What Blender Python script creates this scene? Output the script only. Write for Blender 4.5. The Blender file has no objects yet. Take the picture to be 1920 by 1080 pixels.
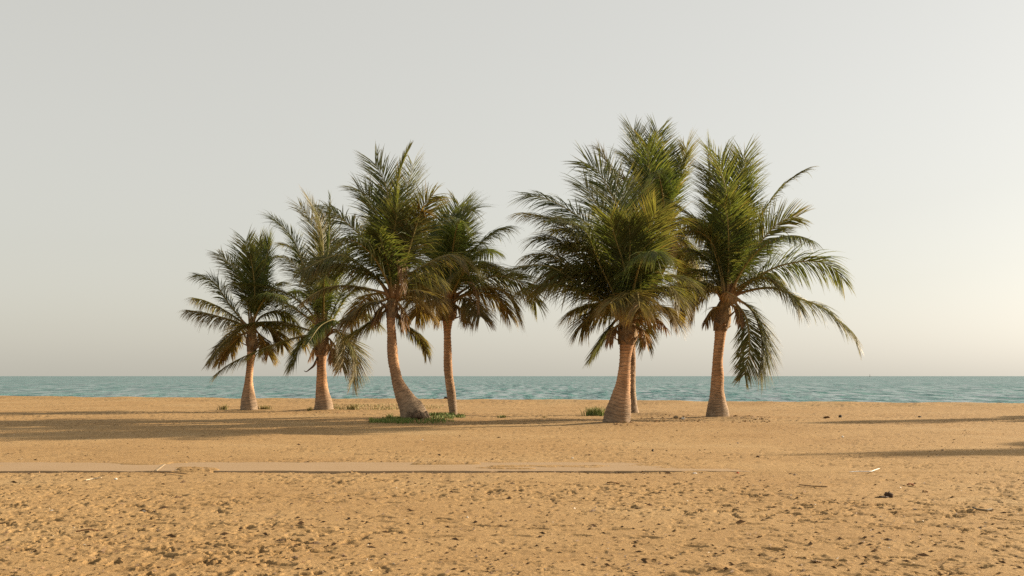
import bpy, math, random
import numpy as np
from mathutils import Vector

# ------------------------------------------------------------------ camera, sky, sun, exposure
sc = bpy.context.scene
col = sc.collection
FPX, EYE, HOR = 2200.0, 1.5, 704.8          # focal length in photo pixels, eye height, horizon row
cam_d = bpy.data.cameras.new('camera')
cam_d.sensor_width = 36.0
cam_d.lens = 36.0 * FPX / 1920.0
cam_d.shift_y = (HOR - 540.0) / 1920.0
cam_d.clip_end = 30000.0
cam = bpy.data.objects.new('camera', cam_d)
cam.location = (0, 0, EYE)
cam.rotation_euler = (math.radians(90), math.radians(0.0), 0)
cam.rotation_mode = 'XYZ'
col.objects.link(cam)
sc.camera = cam

SUN_EL, SUN_AZ = math.radians(21.0), math.radians(66.0)   # azimuth from +Y (away from the camera) towards +X
w = bpy.data.worlds.new('World')
sc.world = w
w.use_nodes = True
nt = w.node_tree
nt.nodes.clear()
sky = nt.nodes.new('ShaderNodeTexSky')
sky.sky_type = 'NISHITA'
sky.sun_disc = False
sky.sun_elevation = SUN_EL
sky.sun_rotation = SUN_AZ
sky.air_density = 1.0
sky.dust_density = 2.0
sky.ozone_density = 1.0
sky.altitude = 0
hs = nt.nodes.new('ShaderNodeHueSaturation')
hs.inputs['Saturation'].default_value = 0.42
mx = nt.nodes.new('ShaderNodeMix')
mx.data_type = 'RGBA'
mx.inputs[0].default_value = 0.68            # milky dust haze evens the sky out
mx.inputs[7].default_value = (3.05, 2.90, 2.46, 1)
bg = nt.nodes.new('ShaderNodeBackground')
bg.inputs['Strength'].default_value = 0.1
wo = nt.nodes.new('ShaderNodeOutputWorld')
nt.links.new(sky.outputs[0], hs.inputs['Color'])
nt.links.new(hs.outputs[0], mx.inputs[6])
nt.links.new(mx.outputs[2], bg.inputs['Color'])
nt.links.new(bg.outputs[0], wo.inputs['Surface'])

sun_d = bpy.data.lights.new('sun', 'SUN')
sun_d.energy = 4.7
sun_d.angle = math.radians(1.0)
sun_d.color = (1.0, 0.84, 0.62)
sun = bpy.data.objects.new('sun', sun_d)
sdir = Vector((math.sin(SUN_AZ) * math.cos(SUN_EL), math.cos(SUN_AZ) * math.cos(SUN_EL), math.sin(SUN_EL)))
sun.rotation_mode = 'QUATERNION'
sun.rotation_quaternion = (-sdir).to_track_quat('-Z', 'Y')
sun.location = (60, 30, 40)
col.objects.link(sun)

sc.cycles.use_denoising = False
vs = sc.view_settings
vs.view_transform = 'Standard'
vs.look = 'None'
vs.exposure = 1.08
vs.gamma = 1.0
vs.use_curve_mapping = False

rng = np.random.default_rng(7)
random.seed(7)

# ------------------------------------------------------------------ helpers
def at(px, py, D):
    """photo pixel at distance D -> world point"""
    return np.array([(px - 960.0) / FPX * D, D, EYE - (py - HOR) / FPX * D])

def ground_at(px, py):
    D = FPX * EYE / (py - HOR)
    return (px - 960.0) / FPX * D, D

def _hash(ix, iy, seed):
    h = (ix.astype(np.int64) * 374761393 + iy.astype(np.int64) * 668265263 + seed * 1442695041) & 0xFFFFFFFF
    h = ((h ^ (h >> 13)) * 1274126177) & 0xFFFFFFFF
    h = h ^ (h >> 16)
    return (h & 0xFFFFFF) / float(0xFFFFFF)

def vnoise(x, y, seed=0):
    xi, yi = np.floor(x), np.floor(y)
    fx, fy = x - xi, y - yi
    fx, fy = fx * fx * (3 - 2 * fx), fy * fy * (3 - 2 * fy)
    a, b = _hash(xi, yi, seed), _hash(xi + 1, yi, seed)
    c, d = _hash(xi, yi + 1, seed), _hash(xi + 1, yi + 1, seed)
    return (a * (1 - fx) + b * fx) * (1 - fy) + (c * (1 - fx) + d * fx) * fy

def fbm(x, y, seed=0, o=4):
    s, a, t = 0, 0.5, 0
    for i in range(o):
        s = s + a * vnoise(x * 2 ** i + 17 * i, y * 2 ** i - 9 * i, seed + i)
        t += a
        a *= 0.5
    return s / t

def sstep(a, b, x):
    t = np.clip((x - a) / (b - a), 0, 1)
    return t * t * (3 - 2 * t)

def mesh_from(name, V, quads=None, tris=None, cols=None, smooth=True):
    V = np.asarray(V, dtype=np.float32)
    me = bpy.data.meshes.new(name)
    loops, starts = [], []
    n = 0
    if quads is not None and len(quads):
        q = np.asarray(quads, dtype=np.int32)
        loops.append(q.ravel()); starts.append(np.arange(len(q)) * 4); n = q.size
    if tris is not None and len(tris):
        t = np.asarray(tris, dtype=np.int32)
        loops.append(t.ravel()); starts.append(n + np.arange(len(t)) * 3)
    L = np.concatenate(loops).astype(np.int32); S = np.concatenate(starts).astype(np.int32)
    me.vertices.add(len(V)); me.vertices.foreach_set('co', V.ravel())
    me.loops.add(len(L)); me.loops.foreach_set('vertex_index', L)
    me.polygons.add(len(S)); me.polygons.foreach_set('loop_start', S)
    me.update(calc_edges=True)
    me.polygons.foreach_set('use_smooth', np.full(len(S), smooth, dtype=bool))
    if cols is not None:
        a = me.color_attributes.new('tone', 'FLOAT_COLOR', 'POINT')
        c = np.ones((len(V), 4), dtype=np.float32); c[:, :3] = cols
        a.data.foreach_set('color', c.ravel())
    me.validate()
    return me

def obj(name, me, mat, parent=None, loc=(0, 0, 0)):
    o = bpy.data.objects.new(name, me)
    col.objects.link(o)
    if mat is not None:
        if len(me.materials) == 0:
            me.materials.append(mat)
    o.location = loc
    if parent is not None:
        o.parent = parent
    return o

def tag(o, label=None, cat=None, group=None, kind=None):
    if label: o['label'] = label
    if cat: o['category'] = cat
    if group: o['group'] = group
    if kind: o['kind'] = kind
    return o

def grid_quads(nr, nc):
    i = np.arange(nr - 1)[:, None] * nc + np.arange(nc - 1)[None, :]
    i = i.ravel()
    return np.stack([i, i + 1, i + nc + 1, i + nc], 1)

def tube(P, R, sides=8, cap=True):
    """tapered tube along points P with radii R -> V, quads, tris"""
    P = np.asarray(P, float); R = np.asarray(R, float)
    T = np.gradient(P, axis=0); T /= np.linalg.norm(T, axis=1)[:, None] + 1e-9
    ref = np.array([0.31, 0.95, 0.05])
    A = np.cross(T, ref); A /= np.linalg.norm(A, axis=1)[:, None] + 1e-9
    B = np.cross(T, A)
    th = np.arange(sides) / sides * 2 * math.pi
    V = P[:, None, :] + R[:, None, None] * (np.cos(th)[None, :, None] * A[:, None, :] + np.sin(th)[None, :, None] * B[:, None, :])
    V = V.reshape(-1, 3)
    n = len(P)
    i = np.arange(n - 1)[:, None] * sides
    j = np.arange(sides)[None, :]
    k = (j + 1) % sides
    Q = np.stack([(i + j).ravel(), (i + k).ravel(), (i + sides + k).ravel(), (i + sides + j).ravel()], 1)
    tr = []
    if cap:
        V = np.vstack([V, P[0], P[-1]])
        a, b = len(V) - 2, len(V) - 1
        for s in range(sides):
            tr.append([a, (s + 1) % sides, s]); tr.append([b, (n - 1) * sides + s, (n - 1) * sides + (s + 1) % sides])
    return V, Q, np.array(tr, dtype=np.int32).reshape(-1, 3)

def cr_curve(pts, n=28):
    """Catmull-Rom through pts, resampled evenly"""
    P = np.asarray(pts, float)
    P = np.vstack([2 * P[0] - P[1], P, 2 * P[-1] - P[-2]])
    out = []
    for i in range(1, len(P) - 2):
        for t in np.linspace(0, 1, 16, endpoint=False):
            a, b, c, d = P[i - 1], P[i], P[i + 1], P[i + 2]
            out.append(0.5 * (2 * b + (c - a) * t + (2 * a - 5 * b + 4 * c - d) * t * t + (3 * b - a - 3 * c + d) * t ** 3))
    out.append(P[-2])
    out = np.array(out)
    s = np.concatenate([[0], np.cumsum(np.linalg.norm(np.diff(out, axis=0), axis=1))])
    q = np.linspace(0, s[-1], n)
    return np.stack([np.interp(q, s, out[:, k]) for k in range(3)], 1), s[-1]

# ------------------------------------------------------------------ materials
def new_mat(name):
    m = bpy.data.materials.new(name)
    m.use_nodes = True
    n = m.node_tree
    n.nodes.clear()
    o = n.nodes.new('ShaderNodeOutputMaterial')
    return m, n, o

def N(n, t, **kw):
    x = n.nodes.new(t)
    for k, v in kw.items():
        if k.startswith('in_'):
            x.inputs[k[3:].replace('_', ' ')].default_value = v
        else:
            setattr(x, k, v)
    return x

def ramp(n, stops):
    r = n.nodes.new('ShaderNodeValToRGB')
    e = r.color_ramp.elements
    while len(e) < len(stops): e.new(0.5)
    for k, (p, c) in enumerate(stops):
        e[k].position = p
        e[k].color = c if len(c) == 4 else (*c, 1)
    return r

def mixc(n, a, b, fac, mode='MIX'):
    m = n.nodes.new('ShaderNodeMix'); m.data_type = 'RGBA'; m.blend_type = mode
    for s, v in ((m.inputs[0], fac), (m.inputs[6], a), (m.inputs[7], b)):
        if isinstance(v, (int, float)): s.default_value = v
        elif isinstance(v, tuple): s.default_value = v if len(v) == 4 else (*v, 1)
        else: n.links.new(v, s)
    return m.outputs[2]

def leaf_material():
    m, n, o = new_mat('palm_leaf')
    a = N(n, 'ShaderNodeAttribute', attribute_name='tone')
    geo = N(n, 'ShaderNodeNewGeometry')
    nz = N(n, 'ShaderNodeTexNoise', in_Scale=1.3, in_Detail=3.0)
    n.links.new(geo.outputs['Position'], nz.inputs['Vector'])
    r = ramp(n, [(0.3, (0.72, 0.72, 0.72)), (0.7, (1.25, 1.2, 1.1))])
    n.links.new(nz.outputs['Fac'], r.inputs[0])
    c = mixc(n, a.outputs['Color'], r.outputs[0], 1.0, 'MULTIPLY')
    p = N(n, 'ShaderNodeBsdfPrincipled')
    p.inputs['Roughness'].default_value = 0.42
    p.inputs['Specular IOR Level'].default_value = 0.25
    n.links.new(c, p.inputs['Base Color'])
    tr = N(n, 'ShaderNodeBsdfTranslucent')
    tc = mixc(n, c, (1.15, 1.15, 0.55), 1.0, 'MULTIPLY')
    n.links.new(tc, tr.inputs['Color'])
    ms = N(n, 'ShaderNodeMixShader'); ms.inputs[0].default_value = 0.48
    n.links.new(p.outputs[0], ms.inputs[1]); n.links.new(tr.outputs[0], ms.inputs[2])
    n.links.new(ms.outputs[0], o.inputs['Surface'])
    return m

def tone_material(name, rough=0.85, scale=9.0, lo=0.7, hi=1.25, bump=0.0, bscale=30.0, stretch=None):
    m, n, o = new_mat(name)
    a = N(n, 'ShaderNodeAttribute', attribute_name='tone')
    tcn = N(n, 'ShaderNodeTexCoord')
    vec = tcn.outputs['Object']
    if stretch:
        mp = N(n, 'ShaderNodeMapping'); mp.inputs['Scale'].default_value = stretch
        n.links.new(vec, mp.inputs['Vector']); vec = mp.outputs[0]
    nz = N(n, 'ShaderNodeTexNoise', in_Scale=scale, in_Detail=5.0, in_Roughness=0.65)
    n.links.new(vec, nz.inputs['Vector'])
    r = ramp(n, [(0.3, (lo, lo, lo)), (0.7, (hi, hi, hi))])
    n.links.new(nz.outputs['Fac'], r.inputs[0])
    c = mixc(n, a.outputs['Color'], r.outputs[0], 1.0, 'MULTIPLY')
    p = N(n, 'ShaderNodeBsdfPrincipled')
    p.inputs['Roughness'].default_value = rough
    p.inputs['Specular IOR Level'].default_value = 0.25
    n.links.new(c, p.inputs['Base Color'])
    if bump:
        nb = N(n, 'ShaderNodeTexNoise', in_Scale=bscale, in_Detail=4.0)
        n.links.new(vec, nb.inputs['Vector'])
        b = N(n, 'ShaderNodeBump', in_Strength=bump, in_Distance=0.02)
        n.links.new(nb.outputs['Fac'], b.inputs['Height'])
        n.links.new(b.outputs[0], p.inputs['Normal'])
    n.links.new(p.outputs[0], o.inputs['Surface'])
    return m

def sand_material():
    m, n, o = new_mat('sand')
    geo = N(n, 'ShaderNodeNewGeometry')
    pos = geo.outputs['Position']
    def noise(scale, detail=4.0, rough=0.55, vec=pos):
        x = N(n, 'ShaderNodeTexNoise', in_Scale=scale, in_Detail=detail, in_Roughness=rough)
        n.links.new(vec, x.inputs['Vector']); return x.outputs['Fac']
    big = ramp(n, [(0.32, (0.325, 0.198, 0.084)), (0.55, (0.365, 0.232, 0.104)), (0.75, (0.395, 0.268, 0.132))])
    n.links.new(noise(0.22, 5.0, 0.6), big.inputs[0])
    mid = ramp(n, [(0.32, (0.80, 0.77, 0.74)), (0.52, (1.0, 1.0, 1.0)), (0.75, (1.08, 1.08, 1.09))])
    n.links.new(noise(3.0, 6.0, 0.7), mid.inputs[0])
    c = mixc(n, big.outputs[0], mid.outputs[0], 0.8, 'MULTIPLY')
    fine = ramp(n, [(0.30, (0.70, 0.67, 0.63)), (0.48, (1.0, 1.0, 1.0)), (0.70, (1.10, 1.10, 1.10))])
    n.links.new(noise(34.0, 5.0, 0.75), fine.inputs[0])
    c = mixc(n, c, fine.outputs[0], 0.75, 'MULTIPLY')
    grit = ramp(n, [(0.36, (0.66, 0.62, 0.57)), (0.46, (1.0, 1.0, 1.0)), (0.62, (1.0, 1.0, 1.0)), (0.70, (1.25, 1.25, 1.25))])
    n.links.new(noise(95.0, 2.0, 0.6), grit.inputs[0])
    c = mixc(n, c, grit.outputs[0], 0.9, 'MULTIPLY')
    # damp crumbs turned up by feet, plus ridge shade painted into the vertex tone
    a = N(n, 'ShaderNodeAttribute', attribute_name='tone')
    c = mixc(n, c, a.outputs['Color'], 1.0, 'MULTIPLY')
    p = N(n, 'ShaderNodeBsdfPrincipled')
    p.inputs['Roughness'].default_value = 0.95
    p.inputs['Specular IOR Level'].default_value = 0.12
    n.links.new(c, p.inputs['Base Color'])
    b = N(n, 'ShaderNodeBump', in_Strength=0.75, in_Distance=0.02)
    n.links.new(noise(22.0, 6.0, 0.7), b.inputs['Height'])
    n.links.new(b.outputs[0], p.inputs['Normal'])
    n.links.new(p.outputs[0], o.inputs['Surface'])
    return m

def path_material():
    m, n, o = new_mat('packed_path')
    geo = N(n, 'ShaderNodeNewGeometry')
    nz = N(n, 'ShaderNodeTexNoise', in_Scale=2.4, in_Detail=6.0, in_Roughness=0.65)
    mp = N(n, 'ShaderNodeMapping'); mp.inputs['Scale'].default_value = (0.35, 1.6, 1)
    n.links.new(geo.outputs['Position'], mp.inputs['Vector']); n.links.new(mp.outputs[0], nz.inputs['Vector'])
    r = ramp(n, [(0.3, (0.300, 0.200, 0.108)), (0.6, (0.330, 0.224, 0.128)), (0.8, (0.330, 0.216, 0.110))])
    n.links.new(nz.outputs['Fac'], r.inputs[0])
    p = N(n, 'ShaderNodeBsdfPrincipled'); p.inputs['Roughness'].default_value = 0.9
    p.inputs['Specular IOR Level'].default_value = 0.15
    n.links.new(r.outputs[0], p.inputs['Base Color'])
    b = N(n, 'ShaderNodeBump', in_Strength=0.4, in_Distance=0.01)
    nf = N(n, 'ShaderNodeTexNoise', in_Scale=25.0, in_Detail=4.0)
    n.links.new(geo.outputs['Position'], nf.inputs['Vector'])
    n.links.new(nf.outputs['Fac'], b.inputs['Height']); n.links.new(b.outputs[0], p.inputs['Normal'])
    n.links.new(p.outputs[0], o.inputs['Surface'])
    return m

def sea_material():
    m, n, o = new_mat('sea_water')
    geo = N(n, 'ShaderNodeNewGeometry')
    def noise(scale, sx, sy, detail=4.0, rough=0.6):
        mp = N(n, 'ShaderNodeMapping'); mp.inputs['Scale'].default_value = (sx, sy, 1)
        n.links.new(geo.outputs['Position'], mp.inputs['Vector'])
        x = N(n, 'ShaderNodeTexNoise', in_Scale=scale, in_Detail=detail, in_Roughness=rough)
        n.links.new(mp.outputs[0], x.inputs['Vector'])
        return x.outputs['Fac']
    # patches of clearer and deeper water
    r = ramp(n, [(0.30, (0.064, 0.142, 0.146)), (0.50, (0.084, 0.170, 0.170)), (0.72, (0.108, 0.198, 0.192))])
    n.links.new(noise(0.05, 1.0, 0.22, 6.0, 0.65), r.inputs[0])
    rip = ramp(n, [(0.40, (0.35, 0.38, 0.46)), (0.50, (1.0, 1.0, 1.0)), (0.62, (1.35, 1.3, 1.25))])  # light and dark of the ripples painted into the water colour
    n.links.new(noise(0.9, 1.0, 0.14, 3.0, 0.65), rip.inputs[0])
    cc = mixc(n, r.outputs[0], rip.outputs[0], 0.7, 'MULTIPLY')
    p = N(n, 'ShaderNodeBsdfDiffuse')
    n.links.new(cc, p.inputs['Color'])
    gl = N(n, 'ShaderNodeBsdfGlossy'); gl.inputs['Roughness'].default_value = 0.22
    # noise sets the sky mirroring, standing in for wave faces turned to and fro
    fr = ramp(n, [(0.38, (0.02, 0.02, 0.02)), (0.5, (0.30, 0.30, 0.30)), (0.62, (0.68, 0.68, 0.68))])
    n.links.new(noise(0.75, 1.0, 0.15, 4.0, 0.65), fr.inputs[0])
    ms = N(n, 'ShaderNodeMixShader')
    n.links.new(fr.outputs[0], ms.inputs[0]); n.links.new(p.outputs[0], ms.inputs[1]); n.links.new(gl.outputs[0], ms.inputs[2])
    b1 = N(n, 'ShaderNodeBump', in_Strength=1.0, in_Distance=0.4)
    n.links.new(noise(0.30, 1.6, 0.45, 6.0, 0.65), b1.inputs['Height'])
    b2 = N(n, 'ShaderNodeBump', in_Strength=1.0, in_Distance=0.16)
    n.links.new(noise(2.2, 1.2, 0.6, 3.0), b2.inputs['Height'])
    n.links.new(b1.outputs[0], b2.inputs['Normal'])
    n.links.new(b2.outputs[0], p.inputs['Normal']); n.links.new(b2.outputs[0], gl.inputs['Normal'])
    n.links.new(ms.outputs[0], o.inputs['Surface'])
    return m

M_LEAF = leaf_material()
M_RACHIS = tone_material('leaf_stem', 0.6, 6.0, 0.8, 1.2)
M_TRUNK = tone_material('palm_bark', 0.9, 5.0, 0.62, 1.3, 0.7, 22.0, (1.0, 1.0, 3.2))
M_FIBRE = tone_material('leaf_fibre', 0.95, 12.0, 0.5, 1.35, 0.9, 30.0, (2.5, 2.5, 0.6))
M_SAND = sand_material()
M_PATH = path_material()
M_SEA = sea_material()
M_GRASS = tone_material('grass_blade', 0.7, 3.0, 0.75, 1.25)
M_BITS = tone_material('debris', 0.75, 25.0, 0.75, 1.2, 0.4, 60.0)

# ------------------------------------------------------------------ the beach
PATH_Y0, PATH_Y1 = 18.50, 20.32
SEA_Z = -0.75

def shore_edge(x):
    # berm crest: 72 m off on the left of the frame, 62 m on the right
    return 67.0 - x * 0.34 + 1.3 * (fbm(x * 0.11, x * 0 + 3.0, 61, 3) - 0.5) + 0.5 * (vnoise(x * 0.9, x * 0, 62) - 0.5)

def ground_height(x, y, detail=True):
    h = 0.07 * (fbm(x * 0.09, y * 0.09, 1, 3) - 0.5) + 0.05 * (fbm(x * 0.35, y * 0.35, 5, 3) - 0.5)
    tone = np.ones_like(x)
    near = 1 - sstep(17.6, 18.5, y)
    trees = sstep(33, 37, y)
    # roughness of each zone: trampled foreground, smoother middle, trampled under the palms and on the berm
    amp = 0.42 + 0.30 * near + 0.20 * trees
    patch = fbm(x * 0.45, y * 0.45, 11, 3)
    amp = amp * (0.45 + 1.1 * sstep(0.35, 0.68, patch))
    n3 = fbm(x / 0.60, y / 0.55, 24, 2)
    q = fbm(x / 0.10, y / 0.13, 21, 3)
    q2 = fbm(x / 0.20 + 9, y / 0.24, 26, 3)
    dens = 0.035 + 0.022 * (1 - near) * (1 - 0.6 * trees) - 0.04 * (n3 - 0.5)
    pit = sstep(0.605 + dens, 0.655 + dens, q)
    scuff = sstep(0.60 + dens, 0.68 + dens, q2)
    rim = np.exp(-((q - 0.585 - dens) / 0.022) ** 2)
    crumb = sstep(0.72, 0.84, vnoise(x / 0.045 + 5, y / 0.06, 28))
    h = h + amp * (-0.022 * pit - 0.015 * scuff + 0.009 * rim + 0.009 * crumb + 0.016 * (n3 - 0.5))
    tone = tone - amp * (0.42 * pit + 0.24 * scuff * (1 - pit) + 0.10 * crumb)  # pits and scuffs coloured darker to paint in the shade of small ridges
    # long wheel ruts running beside the path and in front of the palms
    for yy, ww, dd in ((22.6, 0.16, 0.012), (24.2, 0.16, 0.010), (58.0, 0.35, 0.03), (55.6, 0.35, 0.03), (50.2, 0.3, 0.03)):
        c = yy + 0.25 * np.sin(x * 0.13 + yy) - (x * 0.05 if yy > 40 else 0)
        h = h - dd * np.exp(-((y - c) / ww) ** 2)
    # raised skirts of blown sand at the palms and the disturbed heaps
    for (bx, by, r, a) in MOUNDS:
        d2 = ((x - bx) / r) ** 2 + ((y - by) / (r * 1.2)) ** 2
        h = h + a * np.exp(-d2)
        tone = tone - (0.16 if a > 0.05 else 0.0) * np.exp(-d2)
    # the path is let into the sand; towards the right the sand has drifted over it
    band = sstep(PATH_Y0 - 0.12, PATH_Y0 + 0.02, y) * (1 - sstep(PATH_Y1 - 0.05, PATH_Y1 + 0.20, y))
    cover = sstep(-0.5, 3.9, x + 5.0 * (fbm(x * 1.1, y * 2.6, 71, 3) - 0.5))
    cover = np.maximum(cover, sstep(0.60, 0.70, fbm(x * 0.8 + 3, y * 1.9, 73, 3)))
    h = h * (1 - band * (1 - cover)) + band * (1 - cover) * (-0.05) + band * cover * (0.020 + 0.4 * (h + 0.02))
    lip = np.exp(-((y - (PATH_Y0 - 0.10)) / 0.07) ** 2) * (1 - cover) * (0.15 + 0.85 * sstep(0.38, 0.62, fbm(x * 2.6, x * 0 + 4.0, 72, 3)))
    h = h - 0.018 * lip
    # berm and the slope into the water
    e = shore_edge(x)
    rise = 0.16 * np.exp(-((y - e + 1.2) / 2.4) ** 2)
    h = h + rise * (0.8 + 0.5 * vnoise(x * 0.7, y * 0.4, 81))
    h = h - 0.10 * np.clip(y - e, 0, 60) ** 1.0 * 1.15
    return h, np.clip(tone, 0.55, 1.1)

PALM_BASES = [(467, 769.5), (606, 769.5), (777, 789), (850, 780.5), (1154, 796.5), (1188, 777), (1345, 783.5)]
MOUNDS = []
for k, (px, py) in enumerate(PALM_BASES):
    gx, gy = ground_at(px, py)
    MOUNDS.append((gx, gy, 1.3, 0.06))
MOUNDS += [(*ground_at(1243, 780), 1.0, 0.13), (*ground_at(1400, 786), 0.8, 0.08), (*ground_at(1040, 790), 1.6, 0.06),
           (*ground_at(1345, 1062), 0.10, 0.035), (*ground_at(1400, 1058), 0.08, 0.03), (*ground_at(1440, 1068), 0.10, 0.035),
           (*ground_at(1316, 1066), 0.07, 0.03), (*ground_at(1375, 1069), 0.06, 0.03)]

inv = np.linspace(1 / 7.0, 1 / 46.0, 640)
ys = np.concatenate([np.concatenate([np.linspace(-60, -2, 14), np.linspace(0, 6.9, 24)]), 1 / inv, np.arange(46.25, 86, 0.30)])
uf = np.linspace(-0.56, 0.56, 900)
uo = 0.56 + np.geomspace(0.012, 16, 34)
us = np.concatenate([-uo[::-1], uf, uo])
wd = np.maximum(np.abs(ys), 7.0)
GX = wd[:, None] * us[None, :]
GY = np.repeat(ys[:, None], len(us), 1)
GZ, GT = ground_height(GX, GY)
# footprints pressed into the trampled sand
fr = np.random.default_rng(3)
walks = []
for k in range(46):
    x0, y0 = fr.uniform(-9, 9), fr.uniform(6.5, 17.8) if k < 36 else fr.uniform(21, 33)
    a = fr.normal(0.0, 0.5) + (math.pi if fr.random() < 0.5 else 0)
    for s in range(fr.integers(5, 16)):
        x0 += 0.62 * math.cos(a); y0 += 0.62 * math.sin(a); a += fr.normal(0, 0.08)
        walks.append((x0 - 0.10 * math.sin(a) * (1 if s % 2 else -1), y0 + 0.10 * math.cos(a) * (1 if s % 2 else -1), a, 0.13, 0.052))
for (fx, fy, a, la, lb) in walks:
    if not (6 < fy < 34) or PATH_Y0 - 0.5 < fy < PATH_Y1 + 0.4: continue
    r0, r1 = np.searchsorted(ys, fy - 0.35), np.searchsorted(ys, fy + 0.35)
    ww = max(fy, 7.0)
    c0, c1 = np.searchsorted(us, (fx - 0.4) / ww), np.searchsorted(us, (fx + 0.4) / ww)
    if r1 <= r0 or c1 <= c0: continue
    X, Y = GX[r0:r1, c0:c1] - fx, GY[r0:r1, c0:c1] - fy
    p, q = X * math.cos(a) + Y * math.sin(a), -X * math.sin(a) + Y * math.cos(a)
    d = np.sqrt((p / la) ** 2 + (q / lb) ** 2)
    k = 1.0 if fy < 18.5 else 0.55
    GZ[r0:r1, c0:c1] += k * (-0.018 * (1 - sstep(0.6, 1.15, d)) + 0.007 * np.exp(-((d - 1.45) / 0.28) ** 2))
    GT[r0:r1, c0:c1] *= 1 - 0.10 * (1 - sstep(0.7, 1.3, d))
V = np.stack([GX, GY, GZ], 2).reshape(-1, 3)
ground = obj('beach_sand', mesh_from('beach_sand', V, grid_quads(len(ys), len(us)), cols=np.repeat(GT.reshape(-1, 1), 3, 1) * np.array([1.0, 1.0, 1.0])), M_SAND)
tag(ground, 'wide trampled golden sand beach', kind='structure')

def gz(x, y):
    h, _ = ground_height(np.array([float(x)]), np.array([float(y)]))
    return float(h[0])

def gzs(spots):
    a = np.array(spots, float)
    return ground_height(a[:, 0], a[:, 1])[0]

# path
px_ = np.concatenate([np.linspace(-70, -9, 40), np.linspace(-8.9, 4.6, 240)])
py_ = np.array([PATH_Y0 - 0.004, PATH_Y0, PATH_Y0 + 0.03, 18.9, 19.4, 19.9, PATH_Y1 - 0.03, PATH_Y1])
PX, PY = np.meshgrid(px_, py_)
edge = 0.22 * (fbm(PX * 2.3, PX * 0, 91, 3) - 0.5)
PY = PY + np.where(PY < 18.6, edge, 0) + np.where(PY > 20.2, -edge, 0)
PZ = 0.001 + 0.008 * (fbm(PX * 0.5, PY * 0.5, 92, 3) - 0.5) - 0.03 * sstep(3.0, 4.6, PX)
PZ[0, :] -= 0.08
o = obj('beach_path', mesh_from('beach_path', np.stack([PX, PY, PZ], 2).reshape(-1, 3), grid_quads(len(py_), len(px_))), M_PATH)
tag(o, 'narrow smooth pinkish path across the sand', kind='structure')
jx = [(-5.98, 20.34), (-5.62, 18.52)]
jv = []
for (x, y) in jx:
    jv += [(x - 0.022, y, -0.01), (x + 0.022, y, -0.01), (x - 0.016, y, 0.009), (x + 0.016, y, 0.009)]
jm = mesh_from('joint_strip', jv, [[0, 2, 6, 4], [2, 3, 7, 6], [3, 1, 5, 7], [0, 1, 3, 2], [4, 6, 7, 5]], cols=np.full((8, 3), (0.34, 0.25, 0.15)), smooth=False)
obj('joint_strip', jm, M_BITS, o)

# sea
sy = np.concatenate([np.linspace(50, 140, 240), np.geomspace(140.5, 9000, 180)])
su = np.concatenate([-np.geomspace(0.5, 9, 14)[::-1] - 0.02, np.linspace(-0.5, 0.5, 420), np.geomspace(0.5, 9, 14) + 0.02])
SX = sy[:, None] * su[None, :]
SY = np.repeat(sy[:, None], len(su), 1)
fade = 1 - sstep(180, 500, SY)
SZ = SEA_Z + fade * (0.22 * (fbm(SX * 0.30, SY * 0.20, 101, 3) - 0.5) + 0.20 * (fbm(SX * 0.8, SY * 0.45, 105, 3) - 0.5))
o = obj('sea', mesh_from('sea', np.stack([SX, SY, SZ], 2).reshape(-1, 3), grid_quads(len(sy), len(su))), M_SEA)
tag(o, 'calm teal sea reaching to the horizon', kind='structure')

# ------------------------------------------------------------------ palms
GREEN = np.array([0.074, 0.110, 0.034]); OLIVE = np.array([0.145, 0.145, 0.050]); YELLOW = np.array([0.26, 0.20, 0.055])
BROWN = np.array([0.255, 0.152, 0.066]); PEACH = np.array([0.42, 0.26, 0.14]); LIME = np.array([0.13, 0.17, 0.020])

def leaf_tone(age):
    """fresh green -> olive -> yellowing -> dry"""
    st = [(0.0, GREEN), (0.35, OLIVE), (0.6, OLIVE * 0.6 + BROWN * 0.55), (0.85, BROWN), (1.0, PEACH)]
    age = np.atleast_1d(age)
    return np.stack([np.interp(age, [s[0] for s in st], [s[1][k] for s in st]) for k in range(3)], 1)

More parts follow.
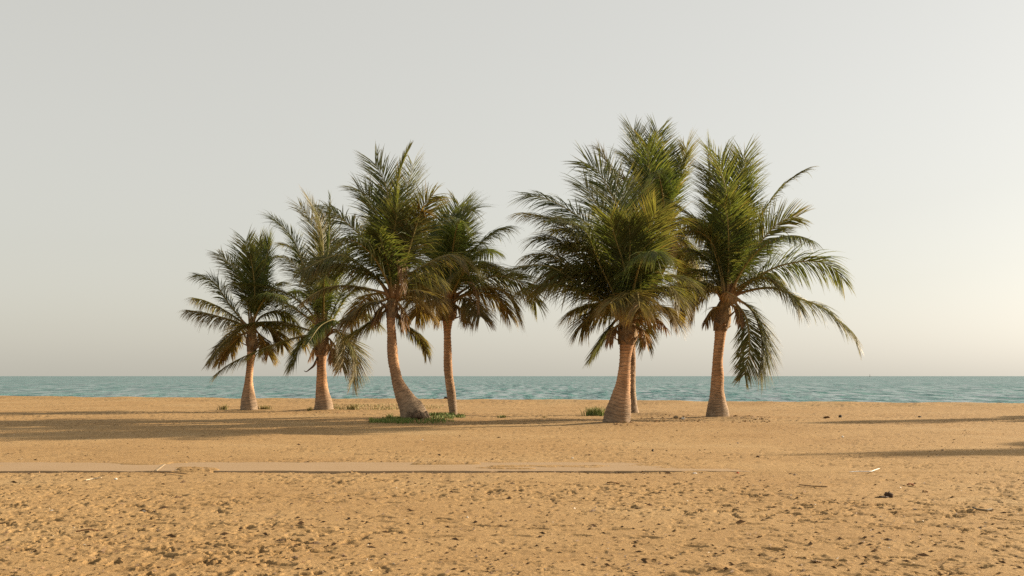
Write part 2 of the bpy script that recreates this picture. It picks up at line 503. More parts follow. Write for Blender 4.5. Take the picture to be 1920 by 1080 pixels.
def build_frond(P3, age, rnd, parent, base, llen=0.85, hang=None, roll=0.0, npairs=108, close=0.0, petiole=0.16, wid=0.039, name='frond'):
    """P3: dense rachis points (world). A stem mesh with a child mesh of leaflets."""
    P = P3 - base
    n = len(P)
    T = np.gradient(P, axis=0); T /= np.linalg.norm(T, axis=1)[:, None]
    ch = P[-1] - P[0]
    az = np.array([ch[0], ch[1], 0.0]); la = np.linalg.norm(az)
    az = az / la if la > 1e-3 else np.array([0, 1.0, 0])
    S0 = np.array([az[1], -az[0], 0.0])
    S = S0 - (T @ S0)[:, None] * T; S /= np.linalg.norm(S, axis=1)[:, None]
    Nn = np.cross(S, T)
    flip = np.sign(np.sum(Nn[: n // 2, 2])) or 1.0
    # stem
    t = np.linspace(0, 1, n)
    R = 0.046 * (1 - t) ** 0.95 + 0.006
    R[:3] *= np.array([1.9, 1.5, 1.2])
    Vt, Q, Tr = tube(P, R, 6)
    stem = leaf_tone(min(age, 0.9))[0] * 0.35 + np.array([0.32, 0.235, 0.08]) * 0.65
    base_c = np.array([0.22, 0.12, 0.05])
    tt = np.concatenate([np.repeat(t, 6), [0, 1]])[:, None]
    cs = stem * sstep(0.05, 0.25, tt) + base_c * (1 - sstep(0.05, 0.25, tt))
    st = obj(name, mesh_from(name, Vt, Q, Tr, cs), M_RACHIS, parent)
    # leaflets
    horiz = float(np.mean(np.sqrt(np.clip(1 - T[:, 2] ** 2, 0, 1))[n // 3:]))
    if hang is None:
        hang = 0.14 + 0.92 * horiz ** 1.8
    if horiz < 0.62: llen = llen * (1 + 0.45 * (0.62 - horiz) / 0.62 * (1 - min(close, 1)))
    m = npairs
    tl = petiole + (1 - petiole) * np.linspace(0, 1, m) ** 0.96
    out_v, out_c = [], []
    for side in (-1, 1):
        tj = np.clip(tl + rnd.normal(0, 0.003, m), 0, 1)
        f = tj * (n - 1)
        i0 = np.clip(f.astype(int), 0, n - 2); fr_ = (f - i0)[:, None]
        lerp = lambda A: A[i0] * (1 - fr_) + A[i0 + 1] * fr_
        p, Tv, Sv, Nv = lerp(P), lerp(T), lerp(S), lerp(Nn) * flip
        rl = math.radians(roll) + rnd.normal(0, 0.05)
        Sr = Sv * math.cos(rl) + Nv * math.sin(rl); Nr = Nv * math.cos(rl) - Sv * math.sin(rl)
        u = (tl - petiole) / (1 - petiole)
        al = np.radians(37 + 24 * u ** 1.5 + close * 28) + rnd.normal(0, 0.07, m)
        vee = 0.22 - 0.10 * u + rnd.normal(0, 0.07, m)
        d = side * np.cos(al)[:, None] * Sr + np.sin(al)[:, None] * Tv + vee[:, None] * Nr
        d /= np.linalg.norm(d, axis=1)[:, None]
        L = 1.36 * llen * (0.45 + 0.55 * sstep(0, 0.25, u)) * (1 - 0.36 * sstep(0.55, 1.0, u)) * (1 + rnd.normal(0, 0.07, m))
        clump = vnoise(u * 9.0 + rnd.uniform(0, 50), np.zeros(m), 12) - 0.5
        L = L * np.where(rnd.random(m) < 0.05, rnd.uniform(0.15, 0.6, m), 1.0)
        hg = hang * (1 + 0.7 * clump + rnd.normal(0, 0.16, m)) + (rnd.random(m) < 0.07) * rnd.uniform(0.4, 1.3, m)
        sag = rnd.normal(0, 0.10, (m, 3)) * np.array([1, 1, 0.4])
        lat = Tv - np.sum(Tv * d, 1)[:, None] * d
        lat /= np.linalg.norm(lat, axis=1)[:, None]
        tw = rnd.normal(0.15 * side, 0.28, m)[:, None]
        nrm = np.cross(d, lat)
        lat = lat * np.cos(tw) + nrm * np.sin(tw)
        ns = 5
        ss = np.linspace(0, 1, ns)
        c = p.copy()
        cen = [c.copy()]
        cur = d.copy()
        for k in range(1, ns):
            dd = d + (hg * (ss[k] ** 1.1) * 1.35)[:, None] * np.array([0, 0, -1.0]) + sag * ss[k]
            dd /= np.linalg.norm(dd, axis=1)[:, None]
            c = c + dd * (L / (ns - 1))[:, None]
            cen.append(c.copy())
        ww = wid * (0.75 + 0.25 * np.sin(u * math.pi)) * (1 + rnd.normal(0, 0.12, m))
        prof = np.array([0.5, 1.0, 0.86, 0.5, 0.0])
        ln = np.cross(d, lat)
        rows = []
        for k in range(ns):
            hw = (ww * prof[k] * 0.5)[:, None]
            if k < ns - 1:
                rows += [cen[k] - lat * hw, cen[k] + ln * hw * 0.55, cen[k] + lat * hw]
            else:
                rows += [cen[k]]
        vv = np.stack(rows, 1)                     # m, 13, 3
        ageL = np.clip(age + rnd.normal(0, 0.05, m) + 0.12 * u ** 3 + (rnd.random(m) < 0.05) * 0.3, 0, 1)
        base_c2 = leaf_tone(ageL) * (1 + rnd.normal(0, 0.10, m))[:, None]
        cc = np.zeros((m, 13, 3))
        for k in range(ns):
            tipc = leaf_tone(np.clip(ageL + 0.30, 0, 0.86))
            fk = np.clip((ss[k] - 0.55) / 0.45, 0, 1) * 0.55
            ck = base_c2 * (1 - fk) + tipc * fk
            if k < ns - 1: cc[:, 3 * k:3 * k + 3] = ck[:, None, :]
            else: cc[:, 12] = ck
        out_v.append(vv.reshape(-1, 3)); out_c.append(cc.reshape(-1, 3))
    Vv = np.vstack(out_v); Cc = np.clip(np.vstack(out_c), 0.004, 0.8)
    b = (np.arange(2 * m) * 13)[:, None]
    q = []
    for k in range(3):
        q.append(b + np.array([3 * k, 3 * k + 1, 3 * k + 4, 3 * k + 3]))
        q.append(b + np.array([3 * k + 1, 3 * k + 2, 3 * k + 5, 3 * k + 4]))
    tr = [b + np.array([9, 10, 12]), b + np.array([10, 11, 12])]
    lf = obj('leaflets', mesh_from('leaflets', Vv, np.vstack(q), np.vstack(tr), Cc), M_LEAF, st)
    lf['kind'] = 'stuff'
    return st

def build_trunk(prof, D, parent, base, rnd, seed):
    """prof: (row, left x, right x) in photo pixels, bottom to top"""
    pr = np.array(prof, float)
    c = np.array([at((l + r) / 2, y, D) for y, l, r in pr])
    rad = (pr[:, 2] - pr[:, 1]) / 2 / FPX * D
    c = np.vstack([c[0] + np.array([0, 0, -0.25]), c]); rad = np.concatenate([[rad[0] * 1.06], rad])
    H, _ = cr_curve(np.column_stack([c[:, 0], c[:, 2], rad]), 170)
    n, sides = len(H), 30
    s = np.concatenate([[0], np.cumsum(np.hypot(np.diff(H[:, 0]), np.diff(H[:, 1])))])
    # irregular leaf-scar rings
    rings = [0.0]
    while rings[-1] < s[-1]: rings.append(rings[-1] + rnd.uniform(0.075, 0.135))
    rings = np.array(rings)
    th = np.arange(sides) / sides * 2 * math.pi
    T = np.stack([np.gradient(H[:, 0]), np.gradient(H[:, 1])], 1); T /= np.linalg.norm(T, axis=1)[:, None]
    V, C = [], []
    for i in range(n):
        tilt = 0.04 * np.sin(th + 1.3 * vnoise(np.array([s[i] * 0.8]), np.array([seed * 1.0]), 5)[0] * 6)
        sv = s[i] + tilt + 0.02 * (vnoise(np.cos(th) * 2 + seed, np.sin(th) * 2 + s[i] * 2, seed) - 0.5)
        k = np.clip(np.searchsorted(rings, sv) - 1, 0, len(rings) - 2)
        ph = np.clip((sv - rings[k]) / (rings[k + 1] - rings[k]), 0, 1)
        groove = np.exp(-((ph - 0.06) / 0.09) ** 2)
        ridge = np.exp(-((ph - 0.92) / 0.14) ** 2)
        lump = vnoise(np.cos(th) * 1.6 + 10 + seed, np.sin(th) * 1.6 + s[i] * 1.5, seed + 3) - 0.5
        r = H[i, 2] * (1 + 0.10 * lump * (0.4 + 0.9 * math.exp(-s[i] * 1.6))) + 0.013 * ridge - 0.012 * groove
        flare = 1 + 0.07 * math.exp(-s[i] / 0.10) * np.abs(np.sin(th * 4 + seed))
        r = r * flare
        ax = np.array([T[i, 1], 0, -T[i, 0]])          # across the trunk in the picture plane
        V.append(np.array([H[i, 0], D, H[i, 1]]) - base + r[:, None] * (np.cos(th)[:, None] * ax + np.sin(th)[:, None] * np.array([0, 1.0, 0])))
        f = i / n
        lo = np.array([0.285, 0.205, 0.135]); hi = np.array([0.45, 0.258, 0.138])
        bb = lo * (1 - sstep(0.1, 0.6, f)) + hi * sstep(0.1, 0.6, f)  # orange higher up also paints in the warm bounce from the sand
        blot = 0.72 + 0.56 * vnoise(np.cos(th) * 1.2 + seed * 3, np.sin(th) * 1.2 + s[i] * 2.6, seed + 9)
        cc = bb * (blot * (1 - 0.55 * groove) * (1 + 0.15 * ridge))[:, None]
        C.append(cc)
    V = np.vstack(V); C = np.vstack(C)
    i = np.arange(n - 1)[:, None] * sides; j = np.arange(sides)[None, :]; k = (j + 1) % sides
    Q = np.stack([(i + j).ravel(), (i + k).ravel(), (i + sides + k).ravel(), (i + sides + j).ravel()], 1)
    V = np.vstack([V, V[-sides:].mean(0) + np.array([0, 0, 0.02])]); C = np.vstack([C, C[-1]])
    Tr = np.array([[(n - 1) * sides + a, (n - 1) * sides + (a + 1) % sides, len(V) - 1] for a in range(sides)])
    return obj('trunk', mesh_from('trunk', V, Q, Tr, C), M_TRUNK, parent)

def build_heart(p0, p1, r0, parent, base, rnd):
    """fibrous sheath the fronds grow out of, from the trunk top p0 to the growing point p1"""
    n, sides = 22, 20
    V, C = [], []
    th = np.arange(sides) / sides * 2 * math.pi
    for i in range(n):
        t = i / (n - 1)
        c = p0 * (1 - t) + p1 * t - base
        r = r0 * (1.02 + 0.20 * math.sin(min(t * 2.2, 1.0) * math.pi * 0.62)) * (1 - 0.80 * sstep(0.35, 1.0, t))
        j = 0.25 * (vnoise(th * 2.2 + rnd.uniform(0, 0.3), np.full(sides, t * 7.0), 33) - 0.5) + 0.10 * np.sin(th * 7 + 9 * t)
        V.append(c + (r * (1 + j))[:, None] * np.stack([np.cos(th), np.sin(th), 0 * th], 1))
        a = np.array([0.27, 0.175, 0.10]); b = np.array([0.28, 0.19, 0.075])
        C.append((a * (1 - t) + b * t) * (0.6 + 0.8 * vnoise(th * 3, np.full(sides, t * 9.0), 44))[:, None])
    V = np.vstack(V); C = np.vstack(C)
    i = np.arange(n - 1)[:, None] * sides; j = np.arange(sides)[None, :]; k = (j + 1) % sides
    Q = np.stack([(i + j).ravel(), (i + k).ravel(), (i + sides + k).ravel(), (i + sides + j).ravel()], 1)
    V = np.vstack([V, V[-sides:].mean(0)]); C = np.vstack([C, C[-1]])
    Tr = np.array([[(n - 1) * sides + a, (n - 1) * sides + (a + 1) % sides, len(V) - 1] for a in range(sides)])
    return obj('crown_heart', mesh_from('crown_heart', V, Q, Tr, C), M_FIBRE, parent)

def build_stub(p, az, el, L, r, parent, base, rnd):
    """broken-off base of an old leaf"""
    d = np.array([math.cos(az) * math.cos(el), math.sin(az) * math.cos(el), math.sin(el)])
    s = np.array([-math.sin(az), math.cos(az), 0])
    u = np.cross(d, s)
    V, C = [], []
    sec = [(0, 1.0, .5), (0.3, 0.85, 0.38), (0.7, 0.55, 0.25), (1.0, 0.38, 0.18)]
    for (t, ws, hs_) in sec:
        c = p - base + d * L * t + np.array([0, 0, 0.10 * L * t * t])
        for a in range(6):
            an = a / 6 * 2 * math.pi
            V.append(c + s * r * ws * math.cos(an) + u * r * hs_ * math.sin(an) + (d * rnd.uniform(-0.05, 0.05) if t == 1 else 0))
            C.append(np.array([0.31, 0.20, 0.11]) * rnd.uniform(0.6, 1.2) * (1 - 0.25 * t))
    Q = []
    for i in range(3):
        for a in range(6):
            Q.append([i * 6 + a, i * 6 + (a + 1) % 6, (i + 1) * 6 + (a + 1) % 6, (i + 1) * 6 + a])
    V.append(np.mean(V[-6:], axis=0)); C.append(np.array([0.16, 0.09, 0.05]))
    Tr = [[18 + a, 18 + (a + 1) % 6, 24] for a in range(6)]
    return obj('leaf_stub', mesh_from('leaf_stub', V, Q, Tr, np.array(C)), M_FIBRE, parent)

def palm(k, label, trunk_prof, C, fronds, Lnat, llen, fill, seed, dead=(), group='coconut palms on the beach'):
    bpx, bpy_ = PALM_BASES[k]
    gx, D = ground_at(bpx, bpy_)
    base = np.array([gx, D, gz(gx, D)])
    e = bpy.data.objects.new('palm_tree', None)
    col.objects.link(e)
    e.location = base
    e.empty_display_size = 0.3
    tag(e, label, 'palm tree', group)
    rnd = np.random.default_rng(seed)
    build_trunk(trunk_prof, D, e, base, rnd, seed)
    y, l, r = trunk_prof[-1]
    p0 = at((l + r) / 2, y, D) - np.array([0, 0, 0.10]); r0 = (r - l) / 2 / FPX * D
    cw = at(C[0], C[1], D)
    build_heart(p0, cw + np.array([0, 0, 0.45]), r0 * 1.05, e, base, rnd)
    for q in range(13):
        t = rnd.uniform(0.02, 0.45); az = q * 2.4 + rnd.uniform(-0.3, 0.3)
        build_stub(p0 * (1 - t) + cw * t + 0.8 * r0 * np.array([math.cos(az), math.sin(az), 0]), az, rnd.uniform(0.1, 1.1), rnd.uniform(0.18, 0.42), rnd.uniform(0.07, 0.12), e, base, rnd)
    for f in list(fronds) + [('dead',) + tuple(d) for d in dead]:
        isdead = f[0] == 'dead'
        if isdead: f = f[1:]
        pts, age = f[0], f[1] * (1.0 if isdead else 0.86)
        opt = f[2] if len(f) > 2 else {}
        pp = np.array([C] + list(pts), float)
        seg = np.concatenate([[0], np.cumsum(np.hypot(np.diff(pp[:, 0]), np.diff(pp[:, 1])))])
        Ls = seg[-1] / FPX * D
        dz = opt.get('dz')
        if dz is None:
            dz = math.sqrt(max(Lnat ** 2 - Ls ** 2, 0.16)) * 0.62 * (1 if rnd.random() < 0.5 else -1)
        tt = seg / seg[-1]
        off = rnd.uniform(-0.05, 0.05, 2)
        W = [at(x, yy, D + dz * (0.25 * t + 0.75 * t ** 1.4)) for (x, yy), t in zip(pp, tt)]
        v = W[1] - W[0]; v[2] = 0
        v = v / (np.linalg.norm(v) + 1e-6)
        W[0] = W[0] + v * r0 * 0.55 + np.array([off[0], off[1], rnd.uniform(-0.12, 0.12) - 0.25 * age])
        P, _ = cr_curve(W, 60)
        k_ = 60 if isdead else int(60 * (1 - 0.085 * llen * opt.get('ll', 1.0) * (1 - opt.get('close', 0) * 0.5)))
        P, _ = cr_curve(P[:k_:4], 30)
        build_frond(P, age, rnd, e, base, llen * opt.get('ll', 1.0), opt.get('hang'), opt.get('roll', rnd.normal(0, 10)),
                    opt.get('n', 24 if isdead else 108), opt.get('close', 0.0), opt.get('pet', 0.16), opt.get('wid', 0.055 if isdead else 0.039), 'dead_frond' if isdead else 'frond')
    # fronds pointing to and away from the camera, which close the crown
    for q in range(fill):
        az = (-math.pi / 2 if q == 1 else math.pi / 2) + rnd.uniform(-0.7, 0.7)
        el = math.radians(rnd.uniform(48, 74) if q == 1 else rnd.uniform(8, 68))
        L = Lnat * rnd.uniform(0.75, 0.98)
        bend = math.radians(rnd.uniform(55, 95))
        P = [cw + r0 * 0.5 * np.array([math.cos(az), math.sin(az), 0])]
        for i in range(29):
            ee = el - bend * (i / 29.0) ** 1.4
            P.append(P[-1] + L / 29 * np.array([math.cos(az) * math.cos(ee), math.sin(az) * math.cos(ee), math.sin(ee)]))
        age = float(np.clip(0.62 - el * 0.55 + rnd.normal(0, 0.08), 0.02, 0.7))
        build_frond(np.array(P), age, rnd, e, base, llen * rnd.uniform(0.85, 1.0), None, rnd.normal(0, 12))
    return e

palms = []
# 1: the small one on the far left of the row
palms.append(palm(0, 'small palm at the left end of the row with short slim trunk',
    [(771, 450, 483), (760, 451, 482), (745, 453, 479), (730, 456, 476), (714, 459, 474), (690, 462, 475), (670, 463, 478), (655, 464, 480)], (472, 612),
    [([(438, 602), (389, 588), (339, 580)], 0.50, {'dz': -0.7}),
     ([(440, 594), (395, 568), (351, 555)], 0.42, {'dz': 0.8}),
     ([(452, 598), (428, 568), (398, 527), (352, 511)], 0.25, {'dz': -0.5, 'roll': 25}),
     ([(462, 560), (440, 506), (397, 464)], 0.32, {'dz': 0.6, 'roll': 20}),
     ([(468, 550), (467, 485), (457, 432)], 0.12, {'dz': 1.0}),
     ([(482, 560), (488, 500), (484, 432)], 0.08, {'dz': 1.4, 'close': 0.3}),
     ([(482, 560), (496, 505), (505, 445)], 0.10, {'dz': 0.8, 'close': 0.5}),
     ([(478, 570), (476, 520), (468, 470)], 0.10, {'dz': -1.2, 'close': 0.5}),
     ([(455, 615), (416, 645), (385, 690)], 0.52, {'dz': -0.6, 'll': 0.8}),
     ([(450, 630), (425, 655), (405, 690)], 0.62, {'dz': 1.0, 'll': 0.8}),
     ([(495, 590), (530, 585), (560, 610)], 0.30, {'dz': 1.5}),
     ([(490, 610), (515, 620), (535, 655)], 0.55, {'dz': 0.8}),
     ([(480, 620), (495, 640), (505, 672)], 0.62, {'dz': 1.6}),
     ([(488, 575), (515, 535), (540, 530)], 0.2, {'dz': 1.6})],
    3.7, 0.78, 3, 101))
# 2
palms.append(palm(1, 'short palm with orange bottle-shaped trunk, second from the left end of the row',
    [(771, 588, 626), (760, 590, 624), (748, 591, 621), (737, 592, 617), (720, 593, 614), (700, 594, 612), (685, 594, 611), (672, 593, 612), (662, 592, 613)], (607, 622),
    [([(585, 560), (556, 462), (528, 423), (486, 390)], 0.15, {'dz': 0.3}),
     ([(603, 530), (598, 443), (571, 396), (538, 367)], 0.38, {'dz': 0.9, 'roll': 15}),
     ([(606, 530), (604, 440), (587, 388), (561, 350)], 0.40, {'dz': 0.8, 'roll': -20}),
     ([(611, 540), (617, 451), (620, 358)], 0.04, {'dz': 0.3, 'close': 1.3, 'll': 0.55, 'hang': 0.05, 'n': 60}),
     ([(608, 540), (612, 460), (607, 380)], 0.15, {'dz': 1.4, 'close': 0.2}),
     ([(590, 540), (560, 480), (544, 462), (505, 455)], 0.35, {'dz': 1.0}),
     ([(590, 560), (555, 500), (525, 480), (500, 490)], 0.30, {'dz': 1.4}),
     ([(622, 540), (645, 480), (664, 445)], 0.20, {'dz': 1.6}),
     ([(630, 570), (655, 530), (690, 500)], 0.20, {'dz': 2.0}),
     ([(582, 586), (537, 550), (463, 532), (404, 535)], 0.28, {'dz': -0.9}),
     ([(580, 598), (530, 566), (480, 556), (430, 570)], 0.22, {'dz': -1.6}),
     ([(575, 618), (549, 610), (493, 603), (425, 616)], 0.36, {'dz': -0.5}),
     ([(570, 630), (508, 648), (428, 684), (385, 723)], 0.38, {'dz': -0.4, 'll': 0.85}),
     ([(590, 622), (567, 641), (544, 692)], 0.25, {'dz': -0.9}),
     ([(626, 600), (600, 612), (577, 645)], 0.12, {'dz': -2.2, 'll': 0.7}),
     ([(632, 622), (655, 640), (668, 676), (657, 730)], 0.42, {'dz': -0.5}),
     ([(630, 618), (645, 650), (640, 700)], 0.55, {'dz': -1.2}),
     ([(640, 600), (680, 590), (720, 615)], 0.35, {'dz': 1.2}),
     ([(641, 570), (668, 542), (700, 545)], 0.28, {'dz': 0.9})],
    4.4, 0.82, 3, 102,
    dead=[([(618, 636), (632, 660), (636, 690)], 0.93, {'dz': -0.5, 'll': 0.55, 'hang': 1.6}),
          ([(600, 636), (590, 650), (582, 672)], 0.88, {'dz': 0.5, 'll': 0.5, 'hang': 1.5}),
          ([(612, 640), (622, 655), (622, 680)], 0.97, {'dz': -0.9, 'll': 0.5, 'hang': 1.6})]))
# 3 leaning
palms.append(palm(2, 'leaning palm with curved trunk and bulbous foot in the green grass patch',
    [(791, 752, 801), (782, 751, 802), (774, 749, 799), (765, 747, 793), (752, 744, 781), (736, 739, 769), (717, 735, 757), (699, 732, 751), (676, 727.5, 747), (653, 726, 745), (629, 726, 743), (606, 725, 741), (590, 725, 742)], (738, 553),
    [([(733, 470), (727, 366), (708, 315), (683, 281)], 0.18, {'dz': 1.0, 'roll': 20}),
     ([(740, 460), (745, 354), (754, 308), (772, 270)], 0.22, {'dz': 0.4, 'close': 0.9, 'll': 0.6, 'hang': 0.1}),
     ([(743, 470), (757, 389), (771, 324), (783, 280)], 0.30, {'dz': 2.4, 'hang': 0.1, 'ag': 1, 'wid': 0.026}),
     ([(730, 480), (715, 430), (701, 389), (680, 359), (645, 350)], 0.22, {'dz': 0.3, 'roll': 35}),
     ([(725, 500), (685, 451), (657, 424), (625, 398), (588, 372)], 0.20, {'dz': 0.9, 'roll': 25}),
     ([(750, 520), (766, 472), (789, 398), (803, 373), (834, 353)], 0.32, {'dz': -1.2, 'roll': 20}),
     ([(748, 510), (768, 440), (790, 392), (800, 420)], 0.62, {'dz': -1.0, 'll': 0.7}),
     ([(728, 500), (710, 440), (694, 428)], 0.12, {'dz': -1.6}),
     ([(732, 490), (722, 430), (700, 400)], 0.10, {'dz': 2.0}),
     ([(738, 480), (738, 400), (732, 340)], 0.08, {'dz': 1.4}),
     ([(736, 490), (740, 430), (748, 380)], 0.14, {'dz': -1.4}),
     ([(708, 524), (664, 490), (636, 478), (595, 492), (548, 520)], 0.34, {'dz': -1.5, 'roll': 30}),
     ([(705, 520), (660, 500), (610, 500), (565, 530)], 0.30, {'dz': -0.8, 'roll': -15}),
     ([(708, 546), (652, 536), (606, 542), (558, 572)], 0.55, {'dz': -2.0, 'll': 0.5}),
     ([(717, 564), (680, 572), (642, 606)], 0.62, {'dz': -0.8}),
     ([(725, 580), (690, 608), (648, 632)], 0.45, {'dz': 0.9, 'll': 0.9}),
     ([(748, 598), (768, 617), (791, 637), (801, 668)], 0.45, {'dz': 1.0, 'll': 0.65, 'hang': 1.0}),
     ([(758, 552), (785, 545), (831, 562)], 0.62, {'dz': -0.8}),
     ([(755, 560), (780, 560), (812, 590)], 0.68, {'dz': 0.9}),
     ([(764, 518), (815, 488), (850, 478), (888, 500)], 0.40, {'dz': -1.0}),
     ([(765, 530), (800, 510), (830, 530)], 0.30, {'dz': 1.8})],
    4.6, 0.86, 3, 103,
    dead=[([(735, 500), (738, 476), (752, 490), (757, 550)], 1.0, {'dz': -0.9, 'll': 0.45, 'hang': 1.8}),
          ([(748, 570), (756, 585), (758, 612)], 0.92, {'dz': -0.4, 'll': 0.45, 'hang': 1.6}),
          ([(726, 570), (712, 580), (702, 604)], 0.85, {'dz': -0.5, 'll': 0.5, 'hang': 1.6})]))
# 4
palms.append(palm(3, 'slim straight palm with dark bushy crown, fourth from the left end of the row',
    [(782, 842, 858), (770, 842, 857), (757, 840, 856), (734, 837, 854), (710, 834, 850), (687, 832, 848), (653, 832, 846.5), (625, 832, 845.5), (606, 830, 848), (596, 827, 851)], (842, 560),
    [([(841, 507), (852, 423), (867, 366)], 0.10, {'dz': 2.0, 'll': 1.15, 'hang': 0.15}),
     ([(848, 500), (858, 430), (875, 395), (912, 398)], 0.10, {'dz': 1.2, 'll': 1.1, 'roll': 20}),
     ([(838, 500), (824, 451), (803, 402)], 0.12, {'dz': 1.6, 'll': 1.05}),
     ([(836, 510), (815, 470), (788, 440)], 0.18, {'dz': 1.2}),
     ([(842, 490), (840, 430), (848, 385)], 0.08, {'dz': 1.0}),
     ([(846, 500), (858, 460), (862, 420)], 0.12, {'dz': -1.5}),
     ([(857, 512), (882, 476), (927, 434), (972, 423)], 0.16, {'dz': 0.5}),
     ([(868, 545), (899, 527), (938, 517), (985, 536), (1016, 588)], 0.30, {'dz': 0.3, 'roll': 40}),
     ([(870, 552), (905, 540), (950, 550), (980, 608)], 0.50, {'dz': -0.6}),
     ([(866, 556), (900, 548), (935, 562), (960, 602)], 0.58, {'dz': 0.8}),
     ([(860, 530), (890, 500), (925, 500), (955, 530)], 0.35, {'dz': 1.4}),
     ([(862, 560), (880, 565), (905, 600)], 0.62, {'dz': -1.6}),
     ([(829, 550), (790, 522), (768, 508)], 0.15, {'dz': 1.0}),
     ([(825, 555), (790, 545), (762, 570)], 0.55, {'dz': 0.8}),
     ([(820, 565), (795, 572), (775, 600)], 0.62, {'dz': 1.2}),
     ([(830, 540), (800, 500), (778, 480)], 0.18, {'dz': 1.8}),
     ([(855, 535), (872, 505), (880, 495)], 0.25, {'dz': -2.4})],
    4.6, 0.95, 5, 104,
    dead=[([(858, 535), (878, 522), (892, 545), (898, 590)], 0.97, {'dz': -1.4, 'll': 0.32, 'hang': 1.8}),
          ([(828, 575), (822, 590), (818, 606)], 0.80, {'dz': -0.4, 'll': 0.4, 'hang': 1.6}),
          ([(858, 575), (868, 588), (872, 604)], 0.80, {'dz': -0.4, 'll': 0.4, 'hang': 1.6})]))
# 5 front
palms.append(palm(4, 'big foreground palm with the thickest bottle-shaped reddish trunk',
    [(798.5, 1128, 1178), (788, 1131, 1181), (772, 1135, 1183), (755, 1142, 1183), (738, 1148, 1182), (722, 1154, 1182), (697, 1159, 1182), (672, 1162, 1183), (650, 1162, 1187), (640, 1162, 1189)], (1177, 598),
    [([(1137, 573), (1086, 545), (1038, 532), (985, 541), (955, 560)], 0.36, {'dz': -1.2}),
     ([(1137, 563), (1086, 532), (1031, 500), (978, 500), (940, 512)], 0.24, {'dz': -0.4, 'roll': 20}),
     ([(1130, 550), (1074, 505), (1030, 478), (964, 482)], 0.30, {'dz': 0.7, 'roll': 25}),
     ([(1150, 548), (1122, 490), (1098, 435), (1055, 407)], 0.18, {'dz': -1.2, 'roll': 25}),
     ([(1140, 520), (1078, 444), (1029, 409), (944, 394)], 0.40, {'dz': 0.5, 'roll': 15}),
     ([(1145, 520), (1115, 440), (1078, 402), (1034, 377), (990, 367), (952, 388)], 0.14, {'dz': 0.9, 'roll': 35}),
     ([(1172, 520), (1160, 400), (1145, 363), (1122, 321), (1095, 304), (1062, 300)], 0.14, {'dz': 0.6, 'roll': 40}),
     ([(1165, 500), (1140, 420), (1105, 360), (1072, 325)], 0.16, {'dz': 0.6, 'roll': 30}),
     ([(1160, 530), (1110, 460), (1060, 430), (1010, 440)], 0.34, {'dz': 1.4}),
     ([(1183, 545), (1202, 478), (1215, 435), (1233, 393), (1252, 384)], 0.30, {'dz': -2.0, 'roll': 25, 'hang': 0.15}),
     ([(1178, 500), (1172, 420), (1166, 310)], 0.22, {'dz': 1.6, 'hang': 0.15}),
     ([(1180, 500), (1190, 420), (1200, 350)], 0.14, {'dz': 1.6, 'hang': 0.15}),
     ([(1172, 510), (1152, 440), (1138, 390)], 0.12, {'dz': -1.8, 'hang': 0.2}),
     ([(1178, 520), (1182, 450), (1176, 395)], 0.10, {'dz': -1.8, 'hang': 0.2}),
     ([(1192, 550), (1231, 541), (1262, 541), (1281, 580)], 0.42, {'dz': -1.6}),
     ([(1188, 540), (1225, 490), (1262, 480)], 0.22, {'dz': -1.6}),
     ([(1195, 560), (1240, 520), (1280, 520), (1310, 545)], 0.30, {'dz': 1.0}),
     ([(1198, 585), (1243, 575), (1272, 606)], 0.60, {'dz': -0.8}),
     ([(1184, 565), (1170, 552), (1135, 575)], 0.50, {'dz': -2.6}),
     ([(1184, 560), (1195, 550), (1200, 585)], 0.55, {'dz': -3.0}),
     ([(1150, 582), (1110, 590), (1084, 622)], 0.48, {'dz': 0.9}),
     ([(1155, 600), (1135, 630), (1108, 672)], 0.20, {'dz': 0.6, 'll': 0.75}),
     ([(1140, 575), (1100, 572), (1060, 590)], 0.48, {'dz': 1.5}),
     ([(1150, 560), (1100, 510), (1050, 505), (1010, 530)], 0.52, {'dz': 1.2}),
     ([(1155, 540), (1108, 470), (1070, 455), (1020, 465)], 0.42, {'dz': 1.8}),
     ([(1140, 545), (1085, 478), (1030, 446), (975, 455)], 0.26, {'dz': 0.2, 'roll': 20}),
     ([(1142, 570), (1090, 520), (1035, 520), (990, 560)], 0.40, {'dz': 0.3}),
     ([(1150, 530), (1105, 455), (1060, 415), (1000, 408)], 0.22, {'dz': -0.6, 'roll': 25}),
     ([(1192, 530), (1225, 450), (1262, 410), (1290, 420)], 0.24, {'dz': -0.9, 'roll': 20})],
    5.0, 0.92, 4, 105,
    dead=[([(1196, 600), (1225, 595), (1250, 615)], 0.88, {'dz': -0.6, 'll': 0.5, 'hang': 1.6}),
          ([(1190, 612), (1205, 620), (1212, 645)], 0.90, {'dz': -0.6, 'll': 0.4, 'hang': 1.7}),
          ([(1160, 610), (1148, 620), (1142, 642)], 0.85, {'dz': -0.4, 'll': 0.4, 'hang': 1.7})]))
